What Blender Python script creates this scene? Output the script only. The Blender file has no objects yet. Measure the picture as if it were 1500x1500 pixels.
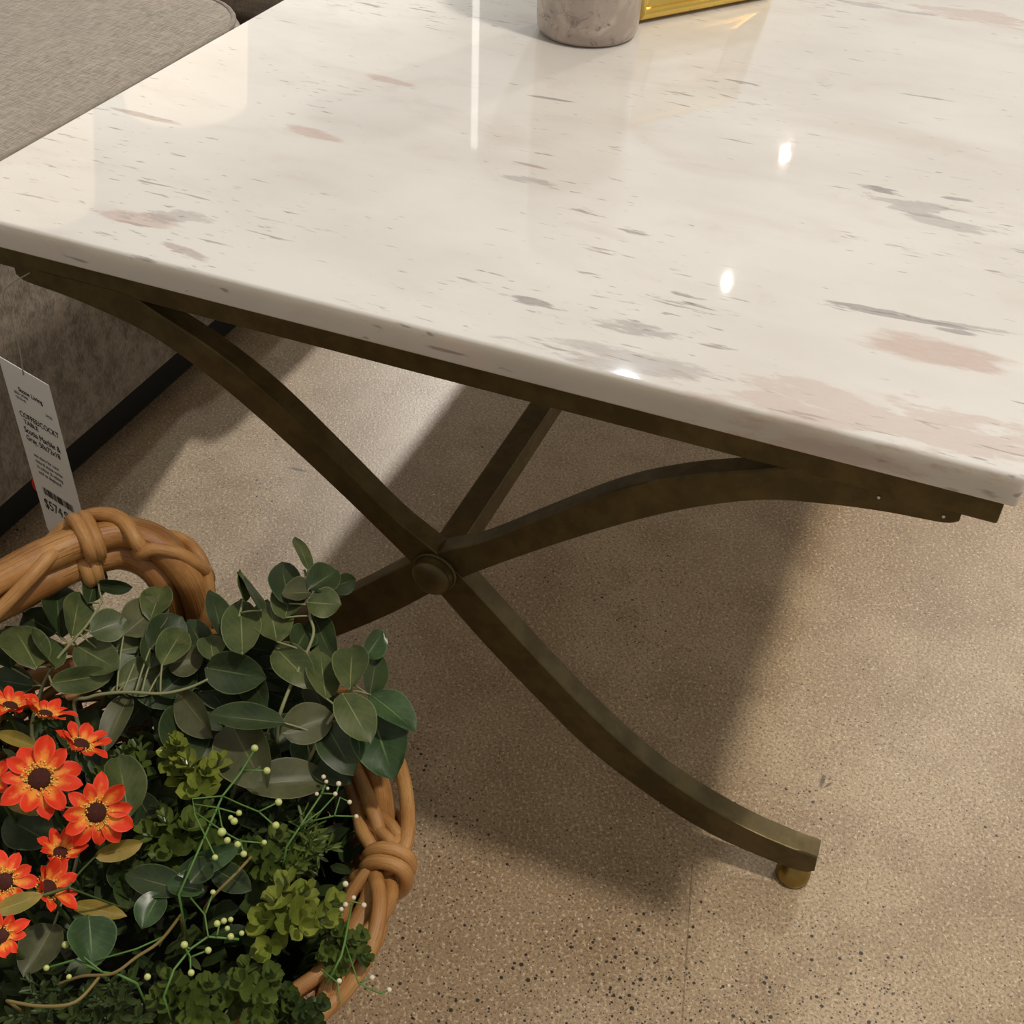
import bpy, bmesh, math, random
from mathutils import Vector, Matrix, Quaternion, noise
import bpy
rnd = random.Random(7)
S = bpy.context.scene
COL = S.collection
PI = math.pi
# ------------------------------------------------------------------ camera (solved from the photo's vanishing points)
F = 1773.46
def rotm(a, b, c):
    return (Matrix.Rotation(a, 3, 'Z') @ Matrix.Rotation(b, 3, 'X') @ Matrix.Rotation(c, 3, 'Z'))
RM = rotm(.35684, .86608, .04329)
CP = Vector((.6332, -.5511, .8393))
cam = bpy.data.objects.new('camera', bpy.data.cameras.new('camera'))
COL.objects.link(cam)
cam.matrix_world = Matrix.Translation(CP) @ RM.to_4x4()
cam.data.sensor_width = 36
cam.data.lens = 36 * F / 1500
cam.data.clip_start = .02
S.camera = cam
def ray(u, v): return RM @ Vector(((u - 750) / F, -(v - 750) / F, -1))
def at(u, v, z):
    d = ray(u, v); return CP + d * ((z - CP.z) / d.z)
def px2m(p): return (RM.transposed() @ (p - CP)).z * -1 / F
# ------------------------------------------------------------------ node helpers
def mat(name):
    m = bpy.data.materials.new(name); m.use_nodes = True
    nt = m.node_tree; b = nt.nodes['Principled BSDF']
    return m, nt, b
def N(nt, t, **k):
    n = nt.nodes.new(t)
    for a, v in k.items():
        if a in n.inputs.keys() if isinstance(a, str) else False: n.inputs[a].default_value = v
        else: setattr(n, a, v)
    return n
def L(nt, a, b): nt.links.new(a, b)
def M(nt, op, a, b=None, c=None, clamp=False):
    n = nt.nodes.new('ShaderNodeMath'); n.operation = op; n.use_clamp = clamp
    for i, x in enumerate((a, b, c)):
        if x is None: continue
        if isinstance(x, (int, float)): n.inputs[i].default_value = x
        else: nt.links.new(x, n.inputs[i])
    return n.outputs[0]
def mixc(nt, f, a, b):
    n = nt.nodes.new('ShaderNodeMix'); n.data_type = 'RGBA'
    for s, x in ((0, f), (6, a), (7, b)):
        if isinstance(x, (int, float)): n.inputs[s].default_value = x
        elif isinstance(x, tuple): n.inputs[s].default_value = (*x, 1) if len(x) == 3 else x
        else: nt.links.new(x, n.inputs[s])
    return n.outputs[2]
def ramp(nt, x, lo, hi, smooth=True):
    n = nt.nodes.new('ShaderNodeMapRange')
    n.interpolation_type = 'SMOOTHSTEP' if smooth else 'LINEAR'
    n.inputs[1].default_value = lo; n.inputs[2].default_value = hi
    nt.links.new(x, n.inputs[0]); return n.outputs[0]
def coords(nt, scale=(1, 1, 1), rot=(0, 0, 0), kind='Object'):
    tc = nt.nodes.new('ShaderNodeTexCoord')
    mp = nt.nodes.new('ShaderNodeMapping'); mp.inputs['Rotation'].default_value = rot
    mp.inputs['Scale'].default_value = scale
    nt.links.new(tc.outputs[kind], mp.inputs[0]); return mp.outputs[0]
def noisen(nt, vec, scale, detail=4, rough=.5, dist=0):
    n = nt.nodes.new('ShaderNodeTexNoise'); n.inputs['Scale'].default_value = scale
    n.inputs['Detail'].default_value = detail; n.inputs['Roughness'].default_value = rough
    n.inputs['Distortion'].default_value = dist
    nt.links.new(vec, n.inputs['Vector']); return n.outputs[0]
def bump(nt, b, h, strength, dist=.001):
    n = nt.nodes.new('ShaderNodeBump'); n.inputs['Strength'].default_value = strength
    n.inputs['Distance'].default_value = dist
    nt.links.new(h, n.inputs['Height']); nt.links.new(n.outputs[0], b.inputs['Normal'])
def srgb(r, g, b):
    f = lambda c: (c / 255 / 12.92) if c / 255 <= .04045 else ((c / 255 + .055) / 1.055) ** 2.4
    return (f(r), f(g), f(b))
# ------------------------------------------------------------------ mesh helpers
def tag(o, label=None, cat=None, group=None, kind=None):
    if label: o['label'] = label
    if cat: o['category'] = cat
    if group: o['group'] = group
    if kind: o['kind'] = kind
    return o
def empty(name, loc, label, cat, group=None):
    o = bpy.data.objects.new(name, None); COL.objects.link(o); o.location = loc
    o.empty_display_size = .02
    return tag(o, label, cat, group)
def obj(name, bm, m, parent=None, smooth=True, loc=None):
    me = bpy.data.meshes.new(name); bm.normal_update(); bm.to_mesh(me); bm.free()
    if isinstance(m, (list, tuple)):
        for x in m: me.materials.append(x)
    else: me.materials.append(m)
    if smooth:
        for p in me.polygons: p.use_smooth = True
    o = bpy.data.objects.new(name, me); COL.objects.link(o)
    if parent:
        o.parent = parent
        o.matrix_parent_inverse = Matrix.Translation(-Vector(parent.location))
    if loc is not None:
        loc = Vector(loc); me.transform(Matrix.Translation(-loc)); o.location = loc
    return o
def box(bm, x0, x1, y0, y1, z0, z1, bev=0, seg=2):
    g = bmesh.ops.create_cube(bm, size=1)
    for v in g['verts']:
        v.co = Vector((x0 + (v.co.x + .5) * (x1 - x0), y0 + (v.co.y + .5) * (y1 - y0), z0 + (v.co.z + .5) * (z1 - z0)))
    if bev:
        es = list({e for v in g['verts'] for e in v.link_edges})
        bmesh.ops.bevel(bm, geom=es, offset=bev, segments=seg, affect='EDGES', profile=.5)
def sharp(o, deg=35):
    o.data.set_sharp_from_angle(angle=math.radians(deg))
    md = o.modifiers.new('weighted', 'WEIGHTED_NORMAL'); md.keep_sharp = True; md.weight = 100
    return o
def catmull(P, n=6, closed=False):
    P = [Vector(p) for p in P]; out = []
    m = len(P)
    rng = range(m if closed else m - 1)
    for i in rng:
        if closed: a, b, c, d = P[(i - 1) % m], P[i], P[(i + 1) % m], P[(i + 2) % m]
        else: a, b, c, d = P[max(i - 1, 0)], P[i], P[i + 1], P[min(i + 2, m - 1)]
        for k in range(n):
            t = k / n
            out.append(.5 * ((2 * b) + (c - a) * t + (2 * a - 5 * b + 4 * c - d) * t * t + (3 * b - a - 3 * c + d) * t ** 3))
    if not closed: out.append(P[-1])
    return out
def tube(bm, P, r, seg=8, closed=False, uvl=None, prof=None):
    n = len(P); rings = []
    T = []
    for i in range(n):
        if closed: t = P[(i + 1) % n] - P[i - 1]
        else: t = P[min(i + 1, n - 1)] - P[max(i - 1, 0)]
        if t.length < 1e-9: t = Vector((0, 0, 1))
        T.append(t.normalized())
    nrm = T[0].orthogonal().normalized()
    if abs(T[0].z) < .9: nrm = (Vector((0, 0, 1)) - T[0] * T[0].z).normalized()
    for i in range(n):
        if i: nrm = (T[i - 1].rotation_difference(T[i]) @ nrm); nrm = (nrm - T[i] * nrm.dot(T[i])).normalized()
        bi = T[i].cross(nrm)
        rr = r(i / (n - 1)) if callable(r) else (r[i] if isinstance(r, (list, tuple)) else r)
        rings.append([bm.verts.new(P[i] + (nrm * math.cos(2 * PI * k / seg) + bi * math.sin(2 * PI * k / seg)) * rr) for k in range(seg)])
    for i in range(n if closed else n - 1):
        A, B = rings[i], rings[(i + 1) % n]
        for k in range(seg):
            f = bm.faces.new((A[k], A[(k + 1) % seg], B[(k + 1) % seg], B[k]))
            if uvl:
                for lp, (uu, vv) in zip(f.loops, ((k, i), (k + 1, i), (k + 1, i + 1), (k, i + 1))): lp[uvl].uv = (uu / seg, vv / n)
    if not closed:
        bm.faces.new(list(reversed(rings[0]))); bm.faces.new(rings[-1])
def lathe(bm, prof, c, seg=48):
    rings = []
    for r, z in prof:
        if r < 1e-6: rings.append([bm.verts.new(c + Vector((0, 0, z)))])
        else: rings.append([bm.verts.new(c + Vector((r * math.cos(2 * PI * k / seg), r * math.sin(2 * PI * k / seg), z))) for k in range(seg)])
    for A, B in zip(rings, rings[1:]):
        for k in range(seg):
            a = A[k % len(A)]; a2 = A[(k + 1) % len(A)]; b = B[k % len(B)]; b2 = B[(k + 1) % len(B)]
            vs = []
            for v in (a, a2, b2, b):
                if v not in vs: vs.append(v)
            if len(vs) > 2: bm.faces.new(vs)
def sphere(bm, c, r, u=8, v=6, sc=(1, 1, 1)):
    bmesh.ops.create_uvsphere(bm, u_segments=u, v_segments=v, radius=1,
        matrix=Matrix.Translation(c) @ Matrix.Diagonal((r * sc[0], r * sc[1], r * sc[2], 1)))
def frame_from(d, n):
    y = d.normalized(); z = (n - y * n.dot(y)); z = z.normalized() if z.length > 1e-6 else y.orthogonal().normalized()
    x = y.cross(z); return Matrix((x, y, z)).transposed()
def leaf(bm, uvl, base, d, n, Ln, W, fold=.25, bend=.15, ns=7, nt_=4, point=.0, cup=0, mi=0, wav=0, fat=.55):
    R = frame_from(d, n); V = []
    ph = rnd.random() * 6
    for i in range(ns + 1):
        s = i / ns; row = []
        w = W / 2 * (math.sin(PI * min(1, s ** (1 - point * .3) * .97 + .03)) ** fat)
        if i == ns: w = W * .01
        if i == 0: w = W * .02
        for j in range(nt_ + 1):
            t = j / nt_ * 2 - 1
            p = Vector((t * w, s * Ln, fold * abs(t) * w - bend * Ln * s * s + cup * (t * t) * w + wav * W * math.sin(s * 7 + ph + t * 1.5) * abs(t)))
            row.append((bm.verts.new(base + R @ p), (t * .5 + .5, s)))
        V.append(row)
    for i in range(ns):
        for j in range(nt_):
            q = (V[i][j], V[i][j + 1], V[i + 1][j + 1], V[i + 1][j])
            f = bm.faces.new([a[0] for a in q]); f.material_index = mi
            for lp, a in zip(f.loops, q): lp[uvl].uv = a[1]
def newbm():
    bm = bmesh.new(); return bm, bm.loops.layers.uv.new('UVMap')
# ------------------------------------------------------------------ materials
def m_marble():
    m, nt, b = mat('white_marble')
    P = coords(nt)
    big = noisen(nt, coords(nt, (3, 6, 3), (0, 0, .1)), 1.6, 5, .55)
    col = mixc(nt, ramp(nt, big, .35, .7), (.70, .69, .668), (.63, .612, .585))
    cl = noisen(nt, coords(nt, (4, 9, 9), (0, 0, .06)), 2.3, 6, .6, .6)
    col = mixc(nt, M(nt, 'MULTIPLY', ramp(nt, cl, .5, .75), .35), col, srgb(190, 178, 170))
    # thin dark dashes along the bedding of the stone
    d1 = noisen(nt, coords(nt, (13, 95, 60), (0, 0, .05)), 1.5, 3, .6, .25)
    gate = noisen(nt, P, 7, 2, .5)
    thr = M(nt, 'ADD', d1, M(nt, 'MULTIPLY', M(nt, 'SUBTRACT', gate, .5), .35))
    col = mixc(nt, M(nt, 'MULTIPLY', ramp(nt, thr, .665, .74), .55), col, srgb(118, 106, 98))
    d2 = noisen(nt, coords(nt, (38, 190, 100), (0, 0, .09)), 1.5, 2, .5, .2)
    thr2 = M(nt, 'ADD', d2, M(nt, 'MULTIPLY', M(nt, 'SUBTRACT', gate, .5), .25))
    col = mixc(nt, M(nt, 'MULTIPLY', ramp(nt, thr2, .68, .77), .5), col, srgb(110, 100, 95))
    # mineral patches of the slab: (u, v, half length, half width, angle, colour, strength, raggedness)
    pink = srgb(190, 168, 160); grey = srgb(140, 134, 134); pgrey = srgb(170, 156, 152)
    pts = [(460, 196, .031, .0085, -.12, pink, .8, .5), (575, 119, .026, .006, -.1, pink, .75, .6), (212, 170, .034, .0042, -.05, pgrey, .8, .6),
           (205, 321, .031, .010, .22, pink, .7, .9), (262, 318, .022, .008, .32, grey, .45, 1.6), (272, 368, .017, .0045, -.12, pgrey, .8, .9),
           (1372, 516, .047, .0155, .05, pink, .85, .5), (1290, 615, .10, .024, .1, pink, .55, 1.2), (1296, 281, .020, .0085, -.05, grey, .95, 1.3),
           (1330, 300, .022, .009, -.05, grey, .5, 2.0), (900, 478, .032, .007, .1, grey, .6, 1.3), (782, 440, .014, .0045, .0, grey, .85, .8),
           (1262, 450, .022, .0028, .1, grey, .8, 1.), (1350, 470, .05, .0024, .1, grey, .8, 1.), (1420, 478, .03, .003, .12, grey, .6, 1.),
           (1420, 22, .07, .018, .0, pink, .65, 1.2), (1300, 12, .04, .006, .0, grey, .5, 1.4), (930, 530, .05, .012, .1, grey, .45, 1.2),
           (1395, 485, .012, .003, .1, grey, .8, .8), (1403, 292, .013, .0028, .1, grey, .8, .8), (1385, 328, .03, .006, 0, grey, .5, 1.3),
           (810, 145, .024, .0022, .08, grey, .85, .6), (780, 243, .014, .0024, -.05, pgrey, .9, .7), (775, 263, .016, .005, .05, grey, .5, 1.6),
           (1085, 120, .018, .002, .0, grey, .8, .6), (1355, 142, .025, .002, .05, grey, .7, .8), (120, 395, .05, .004, 0, pgrey, .3, 1.2)]
    nz = noisen(nt, coords(nt, (12, 40, 40)), 2.0, 5, .65)
    nz = M(nt, 'SUBTRACT', nz, .5)
    nzf = noisen(nt, coords(nt, (40, 110, 110)), 3.0, 4, .7)
    sep = nt.nodes.new('ShaderNodeSeparateXYZ'); L(nt, P, sep.inputs[0])
    for (u, v, a, w, th, c, st, rg) in pts:
        q = at(u, v, .46) - SLABC
        dx = M(nt, 'SUBTRACT', sep.outputs[0], q.x); dy = M(nt, 'SUBTRACT', sep.outputs[1], q.y)
        ct, sn = math.cos(th), math.sin(th)
        e = M(nt, 'DIVIDE', M(nt, 'ADD', M(nt, 'MULTIPLY', dx, ct), M(nt, 'MULTIPLY', dy, sn)), a)
        g = M(nt, 'DIVIDE', M(nt, 'SUBTRACT', M(nt, 'MULTIPLY', dy, ct), M(nt, 'MULTIPLY', dx, sn)), w)
        r = M(nt, 'SQRT', M(nt, 'ADD', M(nt, 'MULTIPLY', e, e), M(nt, 'MULTIPLY', g, g)))
        r = M(nt, 'ADD', r, M(nt, 'MULTIPLY', nz, 3.2 * rg))
        mk = M(nt, 'SUBTRACT', 1, ramp(nt, r, .62, 1.12))
        mk = M(nt, 'MULTIPLY', mk, M(nt, 'ADD', .62, M(nt, 'MULTIPLY', nzf, .7)))
        col = mixc(nt, M(nt, 'MULTIPLY', mk, st * .85), col, c)
    L(nt, col, b.inputs['Base Color'])
    b.inputs['Roughness'].default_value = .03
    b.inputs['Specular IOR Level'].default_value = .5
    b.inputs['Subsurface Weight'].default_value = .55; b.inputs['Subsurface Scale'].default_value = .018; b.inputs['Subsurface Radius'].default_value = (1, .9, .78)
    return m
def m_floor():
    m, nt, b = mat('polished_concrete')
    P = coords(nt)
    n1 = noisen(nt, P, 3.2, 5, .6)
    col = mixc(nt, ramp(nt, n1, .35, .65), srgb(186, 166, 138), srgb(160, 138, 110))
    n2 = noisen(nt, P, 16, 4, .6)
    col = mixc(nt, M(nt, 'MULTIPLY', ramp(nt, n2, .42, .68), .4), col, srgb(136, 112, 86))
    sp = noisen(nt, P, 420, 3, .75)
    col = mixc(nt, M(nt, 'MULTIPLY', ramp(nt, sp, .47, .64), .7), col, srgb(96, 76, 54))
    sp2 = noisen(nt, coords(nt, (1, 1, 1), (0, 0, 1.1)), 330, 3, .7)
    col = mixc(nt, M(nt, 'MULTIPLY', ramp(nt, sp2, .52, .66), .65), col, srgb(222, 204, 172))
    def dots(scale, rad, thr, ccol, st, gate=None, rot=0):
        nonlocal col
        v = nt.nodes.new('ShaderNodeTexVoronoi'); v.inputs['Scale'].default_value = scale
        L(nt, coords(nt, (1, 1, 1), (0, 0, rot)), v.inputs['Vector'])
        sc = nt.nodes.new('ShaderNodeSeparateColor'); L(nt, v.outputs['Color'], sc.inputs[0])
        # irregular flake size from a second random channel
        rr = M(nt, 'MULTIPLY', M(nt, 'ADD', .35, sc.outputs[1]), rad)
        mk = M(nt, 'LESS_THAN', v.outputs['Distance'], rr)
        pick = sc.outputs[0] if gate is None else M(nt, 'ADD', sc.outputs[0], gate)
        mk = M(nt, 'MULTIPLY', mk, M(nt, 'GREATER_THAN', pick, thr))
        col = mixc(nt, M(nt, 'MULTIPLY', mk, st), col, ccol)
    g = M(nt, 'MULTIPLY', M(nt, 'SUBTRACT', noisen(nt, P, 5, 2, .5), .5), 1.2)
    sep = nt.nodes.new('ShaderNodeSeparateXYZ'); L(nt, P, sep.inputs[0])
    # the grind exposes more dark aggregate towards the near side of this bay
    gy = ramp(nt, sep.outputs[1], .12, -.15)
    g2 = M(nt, 'ADD', g, M(nt, 'MULTIPLY', gy, .35))
    dots(210, .26, 1.06, srgb(38, 30, 24), .95, g2)
    dots(360, .26, .95, srgb(45, 36, 28), .9, g2, .7)
    dots(330, .22, .93, srgb(236, 222, 194), .7, None, .3)
    dots(210, .17, .975, srgb(235, 225, 205), .8, None, .9)
    # hairline joint in the slab
    j = M(nt, 'ABSOLUTE', M(nt, 'SUBTRACT', M(nt, 'ADD', sep.outputs[0], M(nt, 'MULTIPLY', sep.outputs[1], .22)), .5905))
    j = M(nt, 'SUBTRACT', 1, ramp(nt, j, .0002, .0011))
    j = M(nt, 'MULTIPLY', j, M(nt, 'LESS_THAN', sep.outputs[1], .03))
    col = mixc(nt, M(nt, 'MULTIPLY', j, .55), col, srgb(96, 74, 52))
    # dark scuff
    for (u, v, a, w, th) in ((1205, 1143, .009, .0022, 1.5), (437, 688, .012, .0022, .1), (1213, 1150, .005, .0012, 1.0)):
        q = at(u, v, 0)
        dx = M(nt, 'SUBTRACT', sep.outputs[0], q.x); dy = M(nt, 'SUBTRACT', sep.outputs[1], q.y)
        ct, sn = math.cos(th), math.sin(th)
        e = M(nt, 'DIVIDE', M(nt, 'ADD', M(nt, 'MULTIPLY', dx, ct), M(nt, 'MULTIPLY', dy, sn)), a)
        gg = M(nt, 'DIVIDE', M(nt, 'SUBTRACT', M(nt, 'MULTIPLY', dy, ct), M(nt, 'MULTIPLY', dx, sn)), w)
        r = M(nt, 'SQRT', M(nt, 'ADD', M(nt, 'MULTIPLY', e, e), M(nt, 'MULTIPLY', gg, gg)))
        r = M(nt, 'ADD', r, M(nt, 'MULTIPLY', M(nt, 'SUBTRACT', sp, .5), 3))
        col = mixc(nt, M(nt, 'MULTIPLY', M(nt, 'SUBTRACT', 1, ramp(nt, r, .6, 1.1)), .75), col, srgb(60, 45, 35))
    L(nt, col, b.inputs['Base Color'])
    L(nt, M(nt, 'ADD', .23, M(nt, 'MULTIPLY', sp, .26)), b.inputs['Roughness'])
    b.inputs['Specular IOR Level'].default_value = .55
    bump(nt, b, sp2, .35, .0006)
    return m
def m_fabric(name, c1, c2):
    m, nt, b = mat(name)
    a = noisen(nt, coords(nt, (1, 14, 3)), 60, 4, .7)
    c = noisen(nt, coords(nt, (14, 1, 1)), 60, 4, .7)
    mm = M(nt, 'ADD', M(nt, 'MULTIPLY', a, .5), M(nt, 'MULTIPLY', c, .5))
    big = noisen(nt, coords(nt), 5, 3, .5)
    col = mixc(nt, ramp(nt, mm, .38, .62), c1, c2)
    col = mixc(nt, M(nt, 'MULTIPLY', ramp(nt, big, .4, .7), .25), col, tuple(x * .75 for x in c1))
    L(nt, col, b.inputs['Base Color'])
    b.inputs['Roughness'].default_value = .95
    b.inputs['Specular IOR Level'].default_value = .15
    b.inputs['Sheen Weight'].default_value = .15
    bump(nt, b, mm, .8, .0012)
    return m
def m_simple(name, c, rough=.5, metal=0, spec=.5, var=.0, scale=40, c2=None, bumps=0, emit=None, es=1, trans=0, coat=0):
    m, nt, b = mat(name)
    if var:
        n = noisen(nt, coords(nt), scale, 5, .6)
        L(nt, mixc(nt, M(nt, 'MULTIPLY', ramp(nt, n, .35, .65), var), c, c2 or tuple(x * .5 for x in c)), b.inputs['Base Color'])
        if bumps: bump(nt, b, n, bumps, .001)
    else: b.inputs['Base Color'].default_value = (*c, 1)
    b.inputs['Roughness'].default_value = rough; b.inputs['Metallic'].default_value = metal
    b.inputs['Specular IOR Level'].default_value = spec
    b.inputs['Coat Weight'].default_value = coat
    if emit: b.inputs['Emission Color'].default_value = (*emit, 1); b.inputs['Emission Strength'].default_value = es
    return m
def m_leaf(name, c1, c2, rib, edge, rough=.45, ribw=.024, edgew=.035):
    m, nt, b = mat(name)
    tc = nt.nodes.new('ShaderNodeTexCoord'); sep = nt.nodes.new('ShaderNodeSeparateXYZ'); L(nt, tc.outputs['UV'], sep.inputs[0])
    n = noisen(nt, coords(nt), 55, 4, .6)
    col = mixc(nt, ramp(nt, n, .35, .65), c1, c2)
    oi = nt.nodes.new('ShaderNodeObjectInfo')
    col = mixc(nt, M(nt, 'MULTIPLY', oi.outputs['Random'], .45), col, c2)
    d = M(nt, 'ABSOLUTE', M(nt, 'SUBTRACT', sep.outputs[0], .5))
    # side veins
    w = M(nt, 'FRACT', M(nt, 'ADD', M(nt, 'MULTIPLY', sep.outputs[1], 7), M(nt, 'MULTIPLY', d, -5)))
    w = M(nt, 'SUBTRACT', 1, ramp(nt, M(nt, 'ABSOLUTE', M(nt, 'SUBTRACT', w, .5)), 0, .09))
    col = mixc(nt, M(nt, 'MULTIPLY', w, .1), col, rib)
    r = M(nt, 'SUBTRACT', 1, ramp(nt, d, ribw * .4, ribw))
    r = M(nt, 'MULTIPLY', r, M(nt, 'SUBTRACT', 1, ramp(nt, sep.outputs[1], .45, .9)))
    col = mixc(nt, M(nt, 'MULTIPLY', r, .6), col, rib)
    e = ramp(nt, d, .5 - edgew, .5 - edgew * .3)
    col = mixc(nt, M(nt, 'MULTIPLY', e, .55), col, edge)
    geo = nt.nodes.new('ShaderNodeNewGeometry')
    L(nt, col, b.inputs['Base Color'])
    b.inputs['Roughness'].default_value = rough
    b.inputs['Specular IOR Level'].default_value = .35
    return m
def m_wicker(name, c1, c2, c3):
    m, nt, b = mat(name)
    n = noisen(nt, coords(nt, (1, 1, 1)), 28, 4, .6)
    tc = nt.nodes.new('ShaderNodeTexCoord'); mp = nt.nodes.new('ShaderNodeMapping'); mp.inputs['Scale'].default_value = (9, 1.2, 1)
    L(nt, tc.outputs['UV'], mp.inputs[0])
    s = noisen(nt, mp.outputs[0], 6, 5, .7)
    col = mixc(nt, ramp(nt, n, .35, .65), c1, c2)
    col = mixc(nt, M(nt, 'MULTIPLY', ramp(nt, s, .48, .66), .75), col, c3)
    L(nt, col, b.inputs['Base Color'])
    b.inputs['Roughness'].default_value = .42; b.inputs['Specular IOR Level'].default_value = .45
    bump(nt, b, s, .35, .0008)
    return m
def m_petal():
    m, nt, b = mat('orange_red_petal')
    tc = nt.nodes.new('ShaderNodeTexCoord'); sep = nt.nodes.new('ShaderNodeSeparateXYZ'); L(nt, tc.outputs['UV'], sep.inputs[0])
    n = noisen(nt, coords(nt), 160, 3, .6)
    t = M(nt, 'ADD', sep.outputs[1], M(nt, 'MULTIPLY', M(nt, 'SUBTRACT', n, .5), .9))
    d = M(nt, 'ABSOLUTE', M(nt, 'SUBTRACT', sep.outputs[0], .5))
    t = M(nt, 'ADD', t, M(nt, 'MULTIPLY', d, .7))
    col = mixc(nt, ramp(nt, t, .25, .75), srgb(240, 150, 60), srgb(222, 58, 26))
    col = mixc(nt, M(nt, 'MULTIPLY', ramp(nt, d, .36, .5), .5), col, srgb(245, 110, 80))
    L(nt, col, b.inputs['Base Color']); b.inputs['Roughness'].default_value = .6
    b.inputs['Specular IOR Level'].default_value = .25
    return m
def m_vase():
    m, nt, b = mat('mottled_glazed_pottery')
    n = noisen(nt, coords(nt), 22, 6, .65, .8)
    col = mixc(nt, ramp(nt, n, .35, .6), srgb(204, 192, 180), srgb(172, 158, 148))
    n2 = noisen(nt, coords(nt, (1, 1, 1.5), (.5, .2, 1)), 48, 5, .7, 1.2)
    sep = nt.nodes.new('ShaderNodeSeparateXYZ'); L(nt, coords(nt), sep.inputs[0])
    low = ramp(nt, sep.outputs[2], .06, .005)
    col = mixc(nt, M(nt, 'MULTIPLY', ramp(nt, n2, .55, .68), M(nt, 'ADD', .3, M(nt, 'MULTIPLY', low, .5))), col, srgb(92, 80, 76))
    L(nt, col, b.inputs['Base Color']); b.inputs['Roughness'].default_value = .35
    bump(nt, b, n2, .2, .001)
    return m
W_, T_, H_, LEN = .7087, .0205, .46, 1.15
SLABC = Vector((W_ / 2, LEN / 2, 0))
MARBLE = m_marble(); FLOOR = m_floor()
FAB = m_fabric('grey_woven_fabric', srgb(158, 149, 137), srgb(104, 96, 86))
FAB2 = m_fabric('brown_grey_woven_fabric', srgb(104, 93, 82), srgb(78, 68, 59))
PIPE = m_fabric('grey_piping_fabric', srgb(140, 131, 119), srgb(108, 100, 90))
def m_bronze():
    m, nt, b = mat('antique_bronze_metal')
    n = noisen(nt, coords(nt), 45, 5, .65)
    col = mixc(nt, ramp(nt, n, .35, .65), srgb(100, 88, 55), srgb(82, 71, 43))
    L(nt, col, b.inputs['Base Color']); b.inputs['Metallic'].default_value = .55
    L(nt, M(nt, 'ADD', .33, M(nt, 'MULTIPLY', n, .2)), b.inputs['Roughness'])
    return m
BRONZE = m_bronze()
BRASS = m_simple('polished_brass', srgb(238, 205, 110), .2, 1, var=.25, scale=30, c2=srgb(214, 172, 80))
FOOTM = m_simple('worn_brass', srgb(150, 128, 72), .3, .9)
DARKW = m_simple('dark_stained_wood', srgb(38, 27, 20), .5, var=.5)
PLINTH_SHADE = m_simple('black_plinth_shade', srgb(14, 12, 11), .8)  # near black, carries the shade under the sofa in its colour
SCREW = m_simple('bright_steel', srgb(225, 225, 220), .3, .6)
PAPER = m_simple('tag_card', srgb(238, 240, 240), .7)
INK = m_simple('black_ink', srgb(40, 42, 44), .8)
INKG = m_simple('grey_ink', srgb(112, 116, 118), .8)
RED = m_simple('red_plastic', srgb(215, 30, 35), .4)
STRING = m_simple('pale_string', srgb(170, 162, 148), .7)
WK = m_wicker('honey_wicker', srgb(188, 142, 86), srgb(166, 118, 66), srgb(124, 82, 42))
WK2 = m_wicker('dark_cane', srgb(184, 136, 80), srgb(150, 102, 54), srgb(98, 62, 30))
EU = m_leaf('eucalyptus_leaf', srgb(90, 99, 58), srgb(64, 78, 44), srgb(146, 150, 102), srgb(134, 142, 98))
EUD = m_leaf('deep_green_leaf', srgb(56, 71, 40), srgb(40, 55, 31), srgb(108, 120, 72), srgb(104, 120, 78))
EUO = m_leaf('olive_grey_leaf', srgb(94, 96, 66), srgb(72, 76, 50), srgb(126, 126, 88), srgb(124, 126, 94))
EUB = m_leaf('blue_green_leaf', srgb(66, 90, 54), srgb(46, 68, 40), srgb(124, 146, 104), srgb(104, 132, 94), .3)
LG = m_leaf('yellow_green_leaf', srgb(138, 146, 62), srgb(104, 118, 46), srgb(160, 166, 86), srgb(150, 158, 82), .25, .02, .04)
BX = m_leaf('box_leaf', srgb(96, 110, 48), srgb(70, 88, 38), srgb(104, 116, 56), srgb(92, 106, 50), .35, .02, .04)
DK = m_leaf('dark_green_leaf', srgb(68, 82, 40), srgb(48, 64, 32), srgb(78, 90, 48), srgb(62, 78, 42), .4, .02, .04)  # a darker leaf green of its own
GOLDL = m_leaf('ochre_leaf', srgb(160, 134, 60), srgb(122, 112, 48), srgb(180, 160, 90), srgb(150, 140, 80))
STEM = m_simple('grey_green_stem', srgb(138, 142, 102), .6)
STEMD = m_simple('green_stem', srgb(72, 92, 44), .6)
STEMB = m_simple('bright_green_stem', srgb(86, 126, 58), .5)
TWIG = m_simple('tan_twig', srgb(124, 108, 62), .7)
BERRY = m_simple('cream_green_berry', srgb(206, 210, 140), .35, var=.5, scale=90, c2=srgb(140, 180, 80))
WBUD = m_simple('white_bud', srgb(225, 214, 190), .5)
PETAL = m_petal()
CORE = m_simple('dark_brown_flower_centre', srgb(72, 26, 16), .9, var=.6, scale=400, bumps=.8)
STAM = m_simple('yellow_stamen', srgb(238, 196, 92), .6)
SHADE_FILL = m_simple('dark_shade_fill', srgb(34, 38, 22), .95, var=.7, scale=60, bumps=.8)  # dark colour stands in for shade inside the basket
VASE = m_vase()
# ------------------------------------------------------------------ setting
bm = bmesh.new()
v = [bm.verts.new(p) for p in ((-5, -3, 0), (5, -3, 0), (5, 8, 0), (-5, 8, 0))]; bm.faces.new(v)
tag(obj('floor', bm, FLOOR, smooth=False), kind='structure')
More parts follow.
